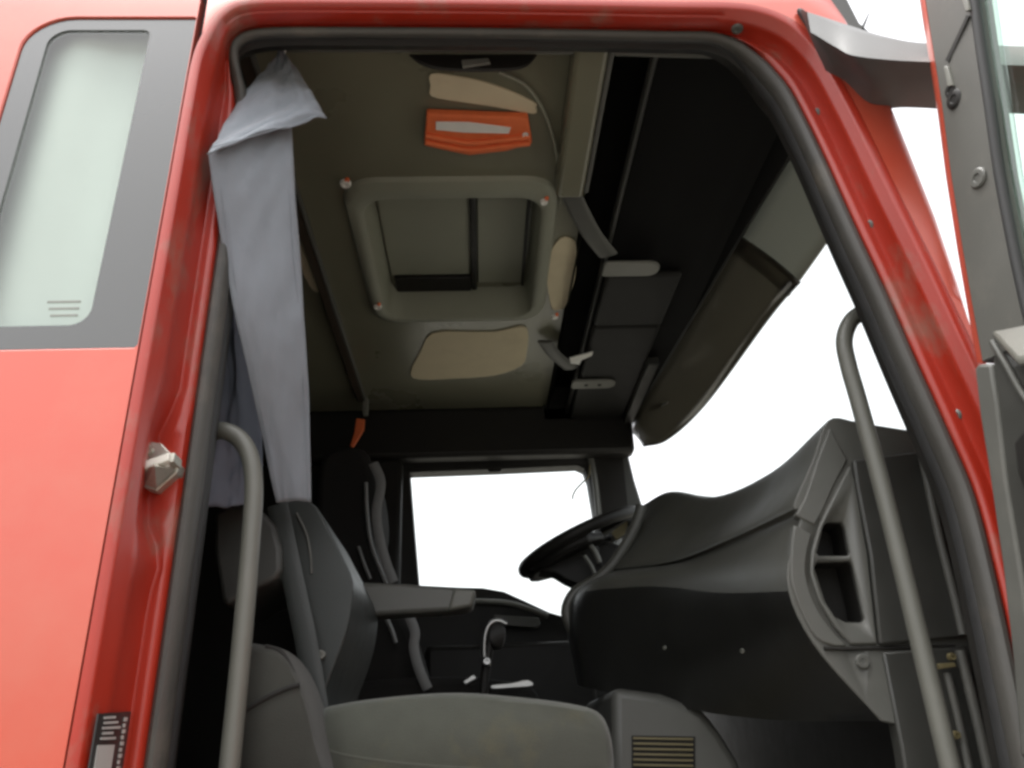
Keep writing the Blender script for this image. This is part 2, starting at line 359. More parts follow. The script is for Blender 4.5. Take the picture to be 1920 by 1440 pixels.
# ------------------------------------------------------------------ sleeper side window
win = empty('side_window', truck)
ins = rrect(-.690, -.527, 2.158, 2.722, .035, 8, (.35, 1, 1, .8))
rows = [[V((x, .010, z)) for x, z in hole], [V((x*.985+h*.015, .004, z*.985+k*.015)) for (x, z), (h, k) in zip(hole, ins)], [V((x, .004, z)) for x, z in ins], [V((x, .012, z)) for x, z in ins]]
hole_in = [(x+(-.6-x)*.006, z+(2.43-z)*.003) for x, z in hole]
rows[0] = [V((x, .012, z)) for x, z in hole_in]; rows[1] = [V((x, .004, z)) for x, z in hole_in]
grid('glass_border', rows, M['frit'], win, closed=True, angle=60)
mesh_obj('pane', [V((x, .0065, z)) for x, z in ins], [tuple(range(len(ins)))], M['glass_green'], win, smooth=False)
brow = []
for i in range(41):
    x = -.735+.27*i/40
    brow.append([V((x, .042+.0035*math.sin(i*.33+.5*math.sin(j*.4)+.12*j)-.010*j/12*math.sin(i*.12), 2.10+.66*j/12)) for j in range(13)])
grid('window_blind', brow, M['pale_cloth'], win)
for k in range(3):
    z = 2.198-.011*k
    box('etched_mark', -.590+.004*k, -.545, .0050, .0060, z-.003, z, M['lightgrey'], win, bevel=0)

# ------------------------------------------------------------------ rear pillar: striker, sticker, screws
st = empty('lock_striker', truck)
hexp = [P(a, b, Y=.078) for a, b in ((250, 842), (268, 826), (302, 831), (335, 868), (331, 886), (292, 921), (270, 914), (252, 878))]
plate('striker_plate', hexp, (0, .03, 0), M['metal'], st, bevel=.0012, seg=1, smooth=False)
wv = [P(258, 880, Y=.072), P(290, 874, Y=.040), P(328, 880, Y=.072), P(294, 916, Y=.070), P(272, 908, Y=.070), P(290, 862, Y=.060)]
mesh_obj('striker_wedge', wv+[v+V((0, .02, 0)) for v in wv[:1]], [(0, 1, 4), (1, 3, 4), (1, 2, 3), (5, 1, 0), (5, 2, 1)], M['metal'], st, smooth=False)
ba, bb = P(256, 868, Y=.050), P(318, 848, Y=.050)
plate('striker_bar', [ba, bb, bb-V((0, 0, .012)), ba-V((0, 0, .012))], (0, .014, 0), M['striker_light'], st, bevel=.002, smooth=False)
for e in (ba, bb): box('striker_post', e.x-.005, e.x+.005, .055, .085, e.z-.012, e.z+.001, M['metal'], st, bevel=.001)
disc('striker_screw', P(278, 846, Y=.064), (0, -1, 0), .008, .006, M['metal'], st)
sk = empty('pillar_sticker', truck)
wx = -.4268
q = [P(185, 1338, X=wx), P(246, 1334, X=wx), P(226, 1470, X=wx), P(163, 1470, X=wx)]
plate('sticker_sheet', q, (-.002, 0, 0), M['sticker'], sk, bevel=0)
def on_sheet(u, v): return (q[0]*(1-u)+q[1]*u)*(1-v)+(q[3]*(1-u)+q[2]*u)*v + V((.0012, 0, 0))
def mark(u0, u1, v0, v1): plate('printed_mark', [on_sheet(u0, v0), on_sheet(u1, v0), on_sheet(u1, v1), on_sheet(u0, v1)], (-.0008, 0, 0), M['sticker_grey'], sk, bevel=0)
mark(.10, .60, .46, 1.0)
for k in range(5): mark(.16+.02*(k % 2), .50+.10*(k % 3), .05+.075*k, .085+.075*k)
for k in range(9): mark(.78, .88-.03*(k % 2), .08+.085*k, .135+.085*k)
for a, b, y in ((1385, 46, .035), (1567, 203, .066), (1679, 422, .066), (1829, 782, .066)):
    c = P(a, b, Y=y)
    j = min(range(NP), key=lambda i: (cpath[i].x-c.x)**2+(cpath[i].z-c.z)**2)
    c = cpath[j] + V((0, c.y, 0)) + nrms[j]*(-.004)
    disc('frame_screw', c, -nrms[j], .0105, .005, M['grey'], truck)

# ------------------------------------------------------------------ grab handles
tube('grab_handle', [(-.41, .21, 2.078)]+[P(a, b, Y=.2) for a, b in ((420, 808), (448, 822), (468, 855), (476, 910), (471, 1000))]+[(-.331, .2, 1.75), (-.331, .2, 1.4), (-.331, .2, 1.2), (-.36, .2, 1.14)], .0138, M['handle'], truck, n=16)
tube('grab_handle', [(.70, .21, 2.290)]+[P(a, b, Y=.2) for a, b in ((1620, 583), (1595, 603), (1583, 640), (1592, 690), (1612, 760))]+[(.631, .2, 1.9), (.629, .2, 1.5), (.629, .2, 1.25), (.66, .2, 1.15)], .0138, M['handle'], truck, n=16)

# ------------------------------------------------------------------ roof inside
ZR = 2.93
roof = empty('roof_lining', truck)
HX0, HX1, HY0, HY1 = -.30, .205, .66, 1.325
hh = rrect(HX0, HX1, HY0, HY1, .07, 6)
oo = radial(hh, -.452, .302, .10, 2.115)
def bow(x, y): return ZR
rows = []
for t in (0, .15, .35, .6, .8, 1):
    rows.append([V((x+(a-x)*t, y+(b-y)*t, bow(x+(a-x)*t, y+(b-y)*t))) for (x, y), (a, b) in zip(hh, oo)])
grid('lining_sheet', rows, M['lining'], roof, closed=True)
grid('lining_sheet', [[V((x, y, bow(x, y)-.001)) for y in [.10+2.015*k/12 for k in range(13)]] for x in (-1.55, -1.2, -.9, -.6, -.4525)], M['lining'], roof)
grid('lining_corner', [[V((x, .10+.02*i, bow(x, .15)-.13*(i-4)**2/16)) for x in (-1.5, -.45, -.1, .28)] for i in range(5)], M['lining'], roof)
box('curtain_rail', -.468, -.440, .20, 1.97, 2.905, 2.927, M['brown'], roof, bevel=.003)
box('curtain_rail_lip', -.440, -.434, .20, 1.97, 2.902, 2.926, M['grey'], roof, bevel=.001)
box('rail_bracket', -.445, -.425, 1.95, 1.99, 2.85, 2.92, M['lightgrey'], roof)
# thin raised beige patches on the lining
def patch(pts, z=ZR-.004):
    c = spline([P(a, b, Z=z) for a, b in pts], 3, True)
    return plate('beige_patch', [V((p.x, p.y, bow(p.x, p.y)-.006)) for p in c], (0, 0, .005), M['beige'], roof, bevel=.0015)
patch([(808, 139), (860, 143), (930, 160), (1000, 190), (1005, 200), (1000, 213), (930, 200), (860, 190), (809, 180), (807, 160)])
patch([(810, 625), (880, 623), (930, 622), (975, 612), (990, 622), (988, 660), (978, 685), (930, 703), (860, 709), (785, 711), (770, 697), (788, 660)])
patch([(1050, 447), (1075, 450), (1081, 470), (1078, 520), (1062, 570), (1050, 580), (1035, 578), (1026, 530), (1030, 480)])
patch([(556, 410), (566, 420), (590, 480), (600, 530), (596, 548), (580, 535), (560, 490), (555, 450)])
# orange folded net with a white strip
on = empty('orange_pocket', roof)
zo = 2.905
plate('pocket_base', PS([(800, 215), (990, 222), (998, 270), (950, 284), (880, 292), (845, 285), (795, 274)], Z=zo), (0, 0, .02), M['orange'], on, bevel=.004)
plate('white_strip', PS([(817, 229), (880, 230), (958, 240), (954, 251), (870, 249), (817, 244)], Z=zo-.004), (0, 0, .003), M['white'], on, bevel=.001)
for dy in (0, 13):
    tube('pocket_fold', [P(a, b+dy, Z=zo-.004) for a, b in ((798, 254), (845, 263), (885, 268), (940, 262), (994, 256))], .006, M['orange'], on, n=8, sub=5)
disc('press_stud', P(985, 252, Z=zo-.002), (0, 0, -1), .007, .005, M['white'], on)
# hatch
ht = empty('roof_hatch', roof)
def hring(d, z): return [V((x, y, z)) for x, y in rrect(HX0+d, HX1-d, HY0+d, HY1-d, max(.02, .075-d*.5), 6)]
def hring2(dx0, dx1, dy0, dy1, r, z): return [V((x, y, z)) for x, y in rrect(HX0+dx0, HX1-dx1, HY0+dy0, HY1-dy1, r, 6)]
grid('hatch_frame', [hring(-.030, 2.929), hring(-.024, 2.917), hring2(-.006, -.006, .0, -.010, .075, 2.913), hring2(.010, .010, .040, .0, .07, 2.915), hring2(.018, .016, .052, .004, .065, 2.924), hring2(.034, .026, .062, .012, .055, 3.02), hring2(.036, .028, .064, .014, .05, 3.03)],
     M['lining_trim'], ht, closed=True, angle=50)
box('hatch_cover', HX0, HX1, HY0, HY1, 3.027, 3.04, M['lining'], ht)
cx = P(888, 470, Z=3.0).x
box('hatch_bar', cx-.009, cx+.009, HY0+.075, HY1-.03, 3.004, 3.022, M['black'], ht)
box('hatch_slot', HX0+.05, cx-.01, HY1-.10, HY1-.018, 3.008, 3.024, M['black'], ht)
box('hatch_slot', HX0+.06, HX0+.10, HY0+.080, HY0+.090, 3.004, 3.024, M['black'], ht, bevel=.001)
box('hatch_slot', HX0+.15, cx, HY0+.080, HY0+.092, 3.004, 3.024, M['black'], ht, bevel=.001)
box('blind_panel', HX0+.04, cx-.012, HY0+.09, HY1-.11, 3.015, 3.026, M['lining_trim'], ht)
box('blind_panel', cx+.012, HX1-.035, HY0+.09, HY1-.06, 3.012, 3.026, M['lining_trim'], ht)
box('hatch_track', HX1-.045, HX1-.036, HY0+.09, HY1-.06, 3.000, 3.02, M['black'], ht, bevel=.001)
for a, b, r in ((648, 342, .014), (708, 573, .013), (1020, 376, .010), (1040, 592, .011)):
    c = P(a, b, Z=2.915); disc('hatch_clip', c, (0, 0, -1), r, .010, M['white'], ht)
    disc('clip_pin', c+V((.006, -.014, 0)), (0, 0, -1), .006, .008, M['orange'], ht, n=10)
# arc trim of the front lining and the grey beam
tube('lining_welt', PS([(935, 135), (985, 160), (1020, 210), (1040, 270), (1050, 335), (1052, 380)], Z=2.913), .004, M['lining_trim'], roof, n=8)
box('roof_beam', .215, .285, .16, .645, 2.865, 2.93, M['lining'], roof, bevel=.012, seg=4)
box('roof_beam_rib', .285, .297, .16, .63, 2.87, 2.925, M['grey'], roof, bevel=.004)
# near header: rail along the door top and the lamp pod
tube('door_curtain_rail', [P(530, 92, Y=.20), P(900, 93, Y=.20), P(1200, 100, Y=.20), P(1400, 106, Y=.20), P(1480, 112, Y=.20)], .0065, M['handle'], roof, n=10)
hz = P(900, 93, Y=.20).z
box('header_trim', -.45, .60, .135, .19, hz-.012, hz+.14, M['dark'], roof)
pod = spline(PS([(765, 100), (790, 118), (830, 129), (900, 131), (960, 129), (990, 120), (1008, 100)], Y=.205), 4)
lamp = plate('header_lamp', pod, (0, .008, 0), M['black'], roof, bevel=.005)
plate('lamp_lens', PS([(865, 112), (915, 108), (920, 117), (868, 125)], Y=.199), (0, .006, 0), M['lightgrey'], lamp, bevel=.001)

# ------------------------------------------------------------------ overhead console above the windscreen
oc = empty('overhead_console', truck)
csec = [(.303, 3.04), (.66, 3.04), (.72, 2.90), (.705, 2.862), (.68, 2.872), (.655, 2.882), (.52, 2.886), (.395, 2.898), (.385, 2.905), (.385, 2.925), (.40, 2.93), (.62, 2.945), (.64, 3.0), (.318, 3.02), (.308, 2.90)]
grid('shelf', [[V((x, y, z)) for x, z in csec] for y in (.16, .5, 1.0, 1.5, 2.15)], M['shelf'], oc, closed=True, caps=True, angle=30)
for yy in (.145, 2.10): box('shelf_end', .287, .72, yy, yy+.018, 2.862, 3.045, M['black'], oc)
grid('shelf_edge', [[V((.387+.008*math.cos(a*math.pi/5), y, 2.899+.012*math.sin(a*math.pi/5))) for a in range(10)] for y in (.16, 1.0, 2.14)], M['dark'], oc, closed=True, caps=True)
yb = P(1180, 600, Z=2.89).y
box('locker_door', .395, .62, yb, 2.10, 2.862, 2.886, M['locker'], oc, bevel=.011, seg=4)
box('locker_door', .395, .62, 1.0, yb-.008, 2.862, 2.886, M['locker'], oc, bevel=.011, seg=4)
for pts, yy in (([(1062, 345), (1085, 395), (1110, 440), (1140, 478)], .95), ([(1022, 640), (1040, 665), (1070, 690)], 1.73)):
    br = tube('shelf_bracket', [P(a, b, Z=2.902-.012*i) for i, (a, b) in enumerate(pts)], .030, M['grey'], oc, flat=.25, upd=(0, 1, 0), n=12)
    x0, x1 = (.375, .54) if yy < 1 else (.365, .53)
    o2 = rrect(x0, x1, yy-.035, yy+.035, .034, 6, (1, .4, .4, 1))
    plate('bracket_pad', [V((x, y, 2.849)) for x, y in o2], (0, 0, .012), M['lightgrey'], br, bevel=.004)
    for xx in (.42, .47):
        if yy > 1: disc('pad_hole', (xx, yy, 2.8488), (0, 0, -1), .008, .002, M['black'], br, n=12)
grid('screen_header_trim', [[V((x, y, z)) for y in (.15, 1.1, 2.2)] for x, z in ((.66, 2.99), (.715, 2.90), (.77, 2.875), (.80, 2.90), (.83, 2.96))], M['shelf'], oc)
box('screen_header', .62, .66, 1.55, 2.13, 2.84, 2.872, M['dark'], oc, bevel=.004)
plate('wiring_tag', PS([(1068, 672), (1112, 660), (1110, 667), (1090, 676), (1086, 684), (1070, 682)], Z=2.850), (0, 0, .004), M['white'], oc, bevel=.001)

# ------------------------------------------------------------------ sun visors behind the windscreen
def visor_part(name, ups, los, mat, n=10):
    U = spline(ups, n); Lo = spline(los, n); rows = []
    for t in [k/6 for k in range(7)]:
        rows.append([u*(1-t)+l*t + V((.007*math.sin(math.pi*t), 0, 0)) for u, l in zip(U, Lo)])
    return grid(name, rows, mat, vis, solid=.006)
vis = empty('sun_visor', truck)
VU = lambda a, b, X: P(a, b, X=X)
U0, U1, U2 = VU(1510, 255, .722), VU(1360, 500, .705), VU(1185, 792, .668)
L0, L1, L2 = VU(1622, 340, .80), VU(1440, 600, .775), VU(1232, 838, .715)
visor_part('visor_blade', [U0, U0*.55+U1*.45, VU(1378, 470, .707)], [L0, VU(1560, 440, .79), VU(1478, 556, .778)], M['visor'])
visor_part('visor_blade', [VU(1392, 446, .704), VU(1350, 515, .700), VU(1270, 650, .69), U2, VU(1180, 805, .668)],
           [VU(1500, 530, .776), L1, VU(1320, 762, .745), VU(1250, 826, .718), VU(1207, 838, .690)], M['smoke'])
tube('visor_rod', [U0+V((0, 0, .006)), U1+V((0, 0, .006)), U2+V((0, 0, .006))], .006, M['dark'], vis, n=8)
plate('visor_clip', PS([(1222, 762), (1252, 752), (1250, 758), (1226, 768)], X=.70), (.004, 0, 0), M['lightgrey'], vis, bevel=.001)
plate('visor_hinge', PS([(1470, 215), (1496, 190), (1490, 225), (1474, 235)], X=.66), (.01, 0, 0), M['dark'], vis, bevel=.002)

# windscreen and its far pillar
rows = []
for k in range(13):
    y = .16+2.02*k/12; c = .07*math.sin(math.pi*k/12)
    rows.append([V((.84+c, y, 1.95)), V((.825+c, y, 2.3)), V((.80+c, y, 2.6)), V((.765+c, y, 2.9))])
grid('windscreen', rows, M['glass_clear'], truck)
pa = [P(1085, 860, Y=2.2), P(1168, 815, Y=2.2), P(1178, 850, Y=2.2), P(1190, 900, Y=2.2), P(1207, 955, Y=2.2), P(1230, 1040, Y=2.2), P(1135, 1040, Y=2.2), P(1112, 900, Y=2.2)]
plate('far_pillar', pa, (0, .10, 0), M['dark'], truck, bevel=.008)
tube('pillar_trim', PS([(1104, 845), (1112, 880), (1118, 920), (1126, 1000)], Y=2.185), .018, M['grey'], truck, n=10, flat=.5)

# ------------------------------------------------------------------ far side: door with its window
fd = empty('driver_door', truck)
fw = [(768, 885), (930, 879), (1082, 872), (1096, 878), (1104, 900), (1115, 965), (1128, 1040), (1120, 1110), (1085, 1152), (1058, 1156), (1030, 1148), (985, 1127), (945, 1109), (905, 1102), (860, 1101), (785, 1097), (777, 1000)]
hole3 = [P(a, b, Y=2.2) for a, b in fw]
h2 = [(p.x, p.z) for p in hole3]
o2 = radial(h2, -1.55, .62, .95, 2.96)
rows = [[V((x, 2.28, z)) for x, z in h2], [V((x, 2.205, z)) for x, z in h2], [V((x+(a-x)*.04, 2.195, z+(b-z)*.04)) for (x, z), (a, b) in zip(h2, o2)], [V((x, 2.19, z)) for x, z in o2], [V((x, 2.30, z)) for x, z in o2]]
grid('door_trim', rows, M['black'], fd, closed=True, angle=40)
mesh_obj('window_pane', [V((p.x, 2.27, p.z)) for p in hole3], [tuple(range(len(hole3)))], M['glass_clear'], fd, smooth=False)
plate('window_latch', PS([(912, 879), (942, 878), (938, 884), (918, 885)], Y=2.18), (0, .02, 0), M['black'], fd, bevel=.001)
tube('sill_strip', PS([(865, 1127), (920, 1128), (960, 1132), (1000, 1145), (1028, 1156)], Y=2.17), .010, M['lightgrey'], fd, n=10)
plate('door_pull', PS([(925, 1152), (1010, 1158), (1014, 1170), (1005, 1177), (930, 1172)], Y=2.14), (0, .04, 0), M['grey'], fd, bevel=.004)
box('door_pocket', -.20, .42, 2.10, 2.19, 1.72, 1.98, M['black'], fd, bevel=.02)
tube('dangling_cable', PS([(1106, 872), (1104, 892), (1092, 905), (1080, 918), (1074, 930), (1074, 936)], Y=2.15), .0035, M['brass'], fd, n=8)
# header over the far door
box('far_header', -1.5, .66, 2.10, 2.19, 2.715, 2.935, M['black'], truck, bevel=.02)
box('rear_pillar_trim', -.62, -.30, 2.12, 2.19, 1.6, 2.72, M['black'], truck, bevel=.02)

# ------------------------------------------------------------------ driver seat
ds = empty('driver_seat', truck)
plate('backrest', spline(PS([(600, 860), (650, 835), (690, 850), (705, 930), (700, 1010), (725, 1090), (770, 1180), (800, 1290), (780, 1340), (640, 1330), (590, 1150), (590, 1000)], Y=1.5), 3, True), (0, .42, 0), M['black_fabric'], ds, bevel=.03, seg=3)
plate('cushion', spline(PS([(640, 1290), (760, 1270), (900, 1270), (1000, 1290), (1010, 1330), (980, 1370), (650, 1370)], Y=1.45), 3, True), (0, .48, 0), M['black_fabric'], ds, bevel=.03, seg=3)
tube('seat_belt', PS([(700, 868), (714, 905), (706, 960), (712, 1010), (724, 1055), (738, 1092)], Y=1.46), .015, M['belt'], ds, flat=.16, upd=(1, 0, 0), n=10)
tube('piping', PS([(686, 905), (688, 960), (696, 1020), (716, 1075), (726, 1098)], Y=1.47), .006, M['belt'], ds, n=8)
tube('piping', PS([(672, 1025), (684, 1060), (694, 1085)], Y=1.47), .005, M['belt'], ds, n=8)
tube('seat_belt', PS([(766, 1152), (778, 1185), (776, 1215), (786, 1255), (802, 1292)], Y=1.42), .014, M['belt'], ds, flat=.2, upd=(1, 0, 0), n=10)
tube('piping', PS([(724, 1158), (734, 1180), (742, 1205)], Y=1.45), .006, M['belt'], ds, n=8)

# ------------------------------------------------------------------ passenger seat
ps = empty('passenger_seat', truck)
def cushion(name, pts, y0, y1, mat, parent, r=.05):
    """a stuffed block: side outline swept across with rounded flanks"""
    c = sum(pts, V((0, 0, 0)))/len(pts); rows = []
    for y, s in ((y0, .80), (y0+r*.18, .90), (y0+r*.5, .965), (y0+r, 1.0), ((y0+y1)/2, 1.015), (y1-r, 1.0), (y1-r*.5, .965), (y1-r*.18, .9), (y1, .8)):
        rows.append([V((c.x+(p.x-c.x)*(1-(1-s)*.45), y, c.z+(p.z-c.z)*s)) for p in pts])
    return grid(name, rows, mat, parent, closed=True, caps=True, angle=60)
sc_ = spline(PS([(604, 1338), (640, 1320), (740, 1306), (860, 1299), (980, 1308), (1070, 1320), (1120, 1336), (1142, 1375), (1150, 1440), (1140, 1500), (900, 1520), (640, 1500), (596, 1420)], Y=.40), 4, True)
cushion('cushion', sc_, .34, .84, M['fabric'], ps, .06)
tube('cushion_piping', [V((p.x, .345, p.z)) for p in PS([(596, 1395), (630, 1412), (700, 1425), (800, 1436), (950, 1446)], Y=.345)], .006, M['fabric'], ps, n=8)
bk = spline(PS([(520, 944), (582, 940), (612, 985), (640, 1040), (662, 1092), (656, 1160), (640, 1215), (612, 1290), (600, 1350), (570, 1240), (545, 1110)], Y=.46), 3, True)
plate('backrest', bk, (0, .36, 0), M['seatdark'], ps, bevel=.022, seg=4)
tube('backrest_piping', PS([(556, 962), (574, 1000), (582, 1040), (584, 1075)], Y=.4565), .002, M['grey'], ps, n=8)
tube('belt_strap', PS([(520, 946), (548, 1080), (575, 1210), (600, 1360)], Y=.42), .018, M['seatdark'], ps, flat=.15, upd=(1, 0, 0), n=10)
disc('recliner_button', P(602, 1228, Y=.455), (0, -1, 0), .008, .006, M['lightgrey'], ps, n=12)
arm = plate('armrest', PS([(655, 1090), (760, 1094), (892, 1106), (884, 1135), (840, 1146), (740, 1152), (655, 1158)], Y=.80), (0, .07, 0), M['grey'], ps, bevel=.010, seg=3)
plate('armrest_cap', PS([(850, 1102), (893, 1105), (886, 1137), (838, 1146)], Y=.795), (0, .08, 0), M['handle'], arm, bevel=.008, seg=3)
hb = PS([(400, 962), (470, 950), (516, 985), (528, 1070), (500, 1095), (470, 1108), (432, 1132), (414, 1120)], Y=.40)
plate('headrest', spline(hb, 2, True), (0, .22, 0), M['dark'], ps, bevel=.02, seg=3)
bl = spline(PS([(452, 1216), (490, 1208), (528, 1216), (556, 1250), (580, 1310), (600, 1400), (606, 1500), (450, 1500), (446, 1340)], Y=.27), 3, True)
cushion('side_bolster', bl, .24, .40, M['bolster'], ps, .04)
tube('bolster_seam', PS([(462, 1330), (500, 1308), (540, 1290), (562, 1284)], Y=.240), .0035, M['black_fabric'], ps, n=8)
tube('bolster_seam', PS([(498, 1212), (526, 1222), (545, 1252), (556, 1282), (574, 1340), (588, 1400), (594, 1450)], Y=.252), .0035, M['black_fabric'], ps, n=8)

# ------------------------------------------------------------------ tunnel, gear lever
tn = empty('centre_tunnel', truck)
tp = PS([(1148, 1288), (1240, 1300), (1320, 1330), (1352, 1372), (1385, 1425), (1410, 1500), (1395, 1700), (1150, 1700)], Y=.86)
plate('tunnel_side', tp, (0, .5, 0), M['grey'], tn, bevel=.02, seg=3)
for k in range(8):
    a, b = P(1188, 1384+k*10, Y=.853), P(1300, 1386+k*10, Y=.853)
    plate('louvre', [a+V((0, 0, .0022)), b+V((0, 0, .0022)), b-V((0, 0, .0022)), a-V((0, 0, .0022))], (0, .012, 0), M['brass'], tn, bevel=.0008)
plate('louvre_backing', [P(1184, 1379, Y=.8595), P(1304, 1381, Y=.8595), P(1304, 1465, Y=.8595), P(1184, 1465, Y=.8595)], (0, .01, 0), M['black'], tn, bevel=0)
gl = empty('gear_lever', truck)
tube('lever_stem', PS([(905, 1330), (908, 1275), (914, 1235), (920, 1195)], Y=1.2), .012, M['black'], gl, n=10)
tube('lever_grip', PS([(908, 1232), (908, 1205), (912, 1182), (922, 1167), (936, 1164), (950, 1170)], Y=1.19), .0065, M['chrome'], gl, n=10)
cushion('lever_knob', spline(PS([(918, 1172), (940, 1170), (948, 1190), (940, 1215), (920, 1212)], Y=1.2), 3, True), 1.18, 1.24, M['black'], gl, .02)
disc('lever_stud', P(913, 1243, Y=1.18), (0, -1, .3), .010, .012, M['chrome'], gl, n=12)
plate('brake_handle', spline(PS([(922, 1284), (960, 1280), (990, 1274), (1000, 1286), (960, 1290), (924, 1292)], Y=1.15), 3, True), (0, .02, 0), M['chrome'], gl, bevel=.003)
plate('lever_catch', PS([(868, 1277), (888, 1264), (894, 1272), (872, 1284)], Y=1.15), (0, .02, 0), M['chrome'], gl, bevel=.002)

# ------------------------------------------------------------------ dashboard
db = empty('dashboard', truck)
YE = .30
near = PS([(1552, 789), (1520, 870), (1496, 955), (1474, 1085), (1522, 1205), (1650, 1352)], Y=YE)
midp = [P(1445, 886, Y=.62), P(1412, 950, Y=.62), P(1375, 1012, Y=.62), P(1345, 1092, Y=.62), P(1375, 1205, Y=.62), P(1450, 1350, Y=.62)]
mid2 = [P(1335, 934, Y=.95), P(1315, 985, Y=.93), P(1270, 1052, Y=.92), P(1230, 1084, Y=.90), P(1225, 1190, Y=.88), P(1290, 1330, Y=.86)]
far_ = [P(1250, 925, Y=1.28), P(1215, 985, Y=1.24), P(1172, 1064, Y=1.16), P(1106, 1097, Y=1.12), P(1090, 1175, Y=1.10), P(1112, 1292, Y=1.06)]
far2 = [P(1207, 946, Y=1.42), P(1185, 990, Y=1.38), P(1140, 1066, Y=1.30), P(1074, 1118, Y=1.26), P(1062, 1160, Y=1.24), P(1085, 1285, Y=1.2)]
def dcol(c, yb):
    top = V((.80, c[0].y, c[0].z-.03)); mid = V((c[0].x+.05, c[0].y, c[0].z-.004)); bot = V((.80, c[-1].y, c[-1].z))
    c = list(c); c[2] = c[2]+V((-.007, 0, .006)); c.insert(3, c[2]*.88+c[3]*.12+V((.013, 0, -.004)))
    return [top, mid]+c+[bot]
cols5 = [dcol(c, 0) for c in (near, midp, mid2, far_, far2)]
# smooth along the width, then round each section
NR = len(cols5[0])
lines = [spline([c[i] for c in cols5], 6) for i in range(NR)]
secs = []
for j in range(len(lines[0])):
    s = [lines[i][j] for i in range(NR)]
    secs.append([s[0]] + spline(s[1:-1], 5) + [s[-1]])
ksplit = 1+5*5+1
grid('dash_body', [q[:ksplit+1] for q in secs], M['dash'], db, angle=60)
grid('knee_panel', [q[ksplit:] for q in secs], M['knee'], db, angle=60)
plate('dash_inner_end', [V(p) for p in secs[-1]], (.0, .02, 0), M['dark'], db, bevel=.004)
tube('dash_edge_roll', [p+V((0, 0, .001)) for p in spline(PS([(1203, 950), (1186, 1000), (1150, 1058), (1118, 1088), (1078, 1112), (1062, 1150), (1078, 1190)], Y=1.22), 2)], .016, M['dash'], db, n=10, sub=2)
# end cap facing the door, with its vent
capo = [V(p) for p in secs[0][1:-1]] + [V((.80, YE, near[-1].z-.05)), V((.80, YE, near[0].z-.035)), V((.70, YE, near[0].z-.012))]
cap = plate('end_cap', [p-V((0, .004, 0)) for p in capo], (0, .008, 0), M['dash_end'], db, bevel=.006)
rim_out = PS([(1556, 800), (1530, 868), (1510, 930), (1492, 965), (1484, 1020), (1484, 1085), (1500, 1140), (1530, 1195), (1566, 1212)], Y=YE-.008)
rim_in = PS([(1590, 862), (1565, 910), (1545, 955), (1528, 985), (1516, 1030), (1512, 1075), (1528, 1130), (1560, 1180), (1590, 1212)], Y=YE-.008)
plate('end_rim', spline(rim_out[:4], 3)+spline(rim_in[:4], 3)[::-1], (0, .02, 0), M['dash_end'], db, bevel=.003, seg=2)
plate('end_rim', spline(rim_out[3:], 3)[1:]+spline(rim_in[3:], 3)[::-1][:-1], (0, .02, 0), M['dash_end'], db, bevel=.003, seg=2)
vp = PS([(1594, 872), (1566, 925), (1536, 985), (1522, 1035), (1520, 1075), (1536, 1125), (1566, 1175), (1596, 1208), (1646, 1208), (1628, 1040), (1604, 900)], Y=YE-.010)
vpan = plate('vent_panel', vp, (0, .012, 0), M['dash_end'], db, bevel=.003)
v1 = PS([(1546, 984), (1556, 976), (1582, 976), (1588, 984), (1598, 1034), (1594, 1041), (1538, 1041), (1533, 1035)], Y=YE-.05)
v2 = PS([(1534, 1052), (1598, 1050), (1603, 1056), (1626, 1158), (1620, 1167), (1588, 1166), (1568, 1156), (1550, 1128), (1529, 1062)], Y=YE-.05)
def project(pts, y): return [CAM+(p-CAM)*((y-CAM.y)/(p.y-CAM.y)) for p in pts]
def cutter(pts): return plate('cutter', [V((p.x, YE-.05, p.z)) for p in project(pts, YE-.016)], (0, .11, 0), M['black'], None, bevel=0)
cut(vpan, cutter(v1), cutter(v2)); cut(cap, cutter(v1), cutter(v2))
for vv in (v1, v2):
    pp = project(vv, YE-.013); bxs = [p.x for p in pp]; bzs = [p.z for p in pp]
    mid_ = sum(pp, V((0, 0, 0)))/len(pp); big = [mid_+(p-mid_)*1.05 for p in pp]
    grid('vent_pocket', [[V((p.x, YE+y, p.z)) for p in big] for y in (-.006, .03, .06)]+[[V((mid_.x+(p.x-mid_.x)*.01, YE+.06, mid_.z+(p.z-mid_.z)*.01)) for p in big]], M['black'], db, closed=True)
tube('cap_seam', PS([(1545, 1216), (1600, 1216), (1700, 1214), (1790, 1212)], Y=YE-.006), .003, M['black'], db, n=8)
disc('cap_plug', P(1617, 1240, Y=YE-.006), (0, -1, 0), .011, .004, M['dash_end'], db)
# darker plate beside the vent, with a vertical rib
plate('door_jamb_plate', PS([(1600, 862), (1725, 845), (1812, 1195), (1650, 1208), (1632, 1040), (1606, 905)], Y=YE-.014), (0, .02, 0), M['dark'], db, bevel=.004)
tube('jamb_rib', PS([(1728, 850), (1760, 1000), (1790, 1120), (1806, 1190)], Y=YE-.02), .007, M['grey'], db, n=8)
plate('lower_jamb', PS([(1655, 1222), (1815, 1210), (1880, 1460), (1900, 1600), (1720, 1600), (1690, 1400)], Y=YE-.010), (0, .03, 0), M['dark'], db, bevel=.004)
tube('jamb_rib', PS([(1800, 1220), (1830, 1340), (1862, 1480)], Y=YE-.02), .008, M['grey'], db, n=8)
tube('jamb_rib', PS([(1776, 1262), (1800, 1360), (1826, 1480)], Y=YE-.018), .006, M['grey'], db, n=8)
plate('fuse_clip', PS([(1760, 1244), (1790, 1242), (1794, 1250), (1764, 1254)], Y=YE-.03), (0, .01, 0), M['brass'], db, bevel=.001)
disc('fuse_stud', P(1782, 1232, Y=YE-.02), (0, -1, 0), .006, .008, M['brass'], db, n=10)
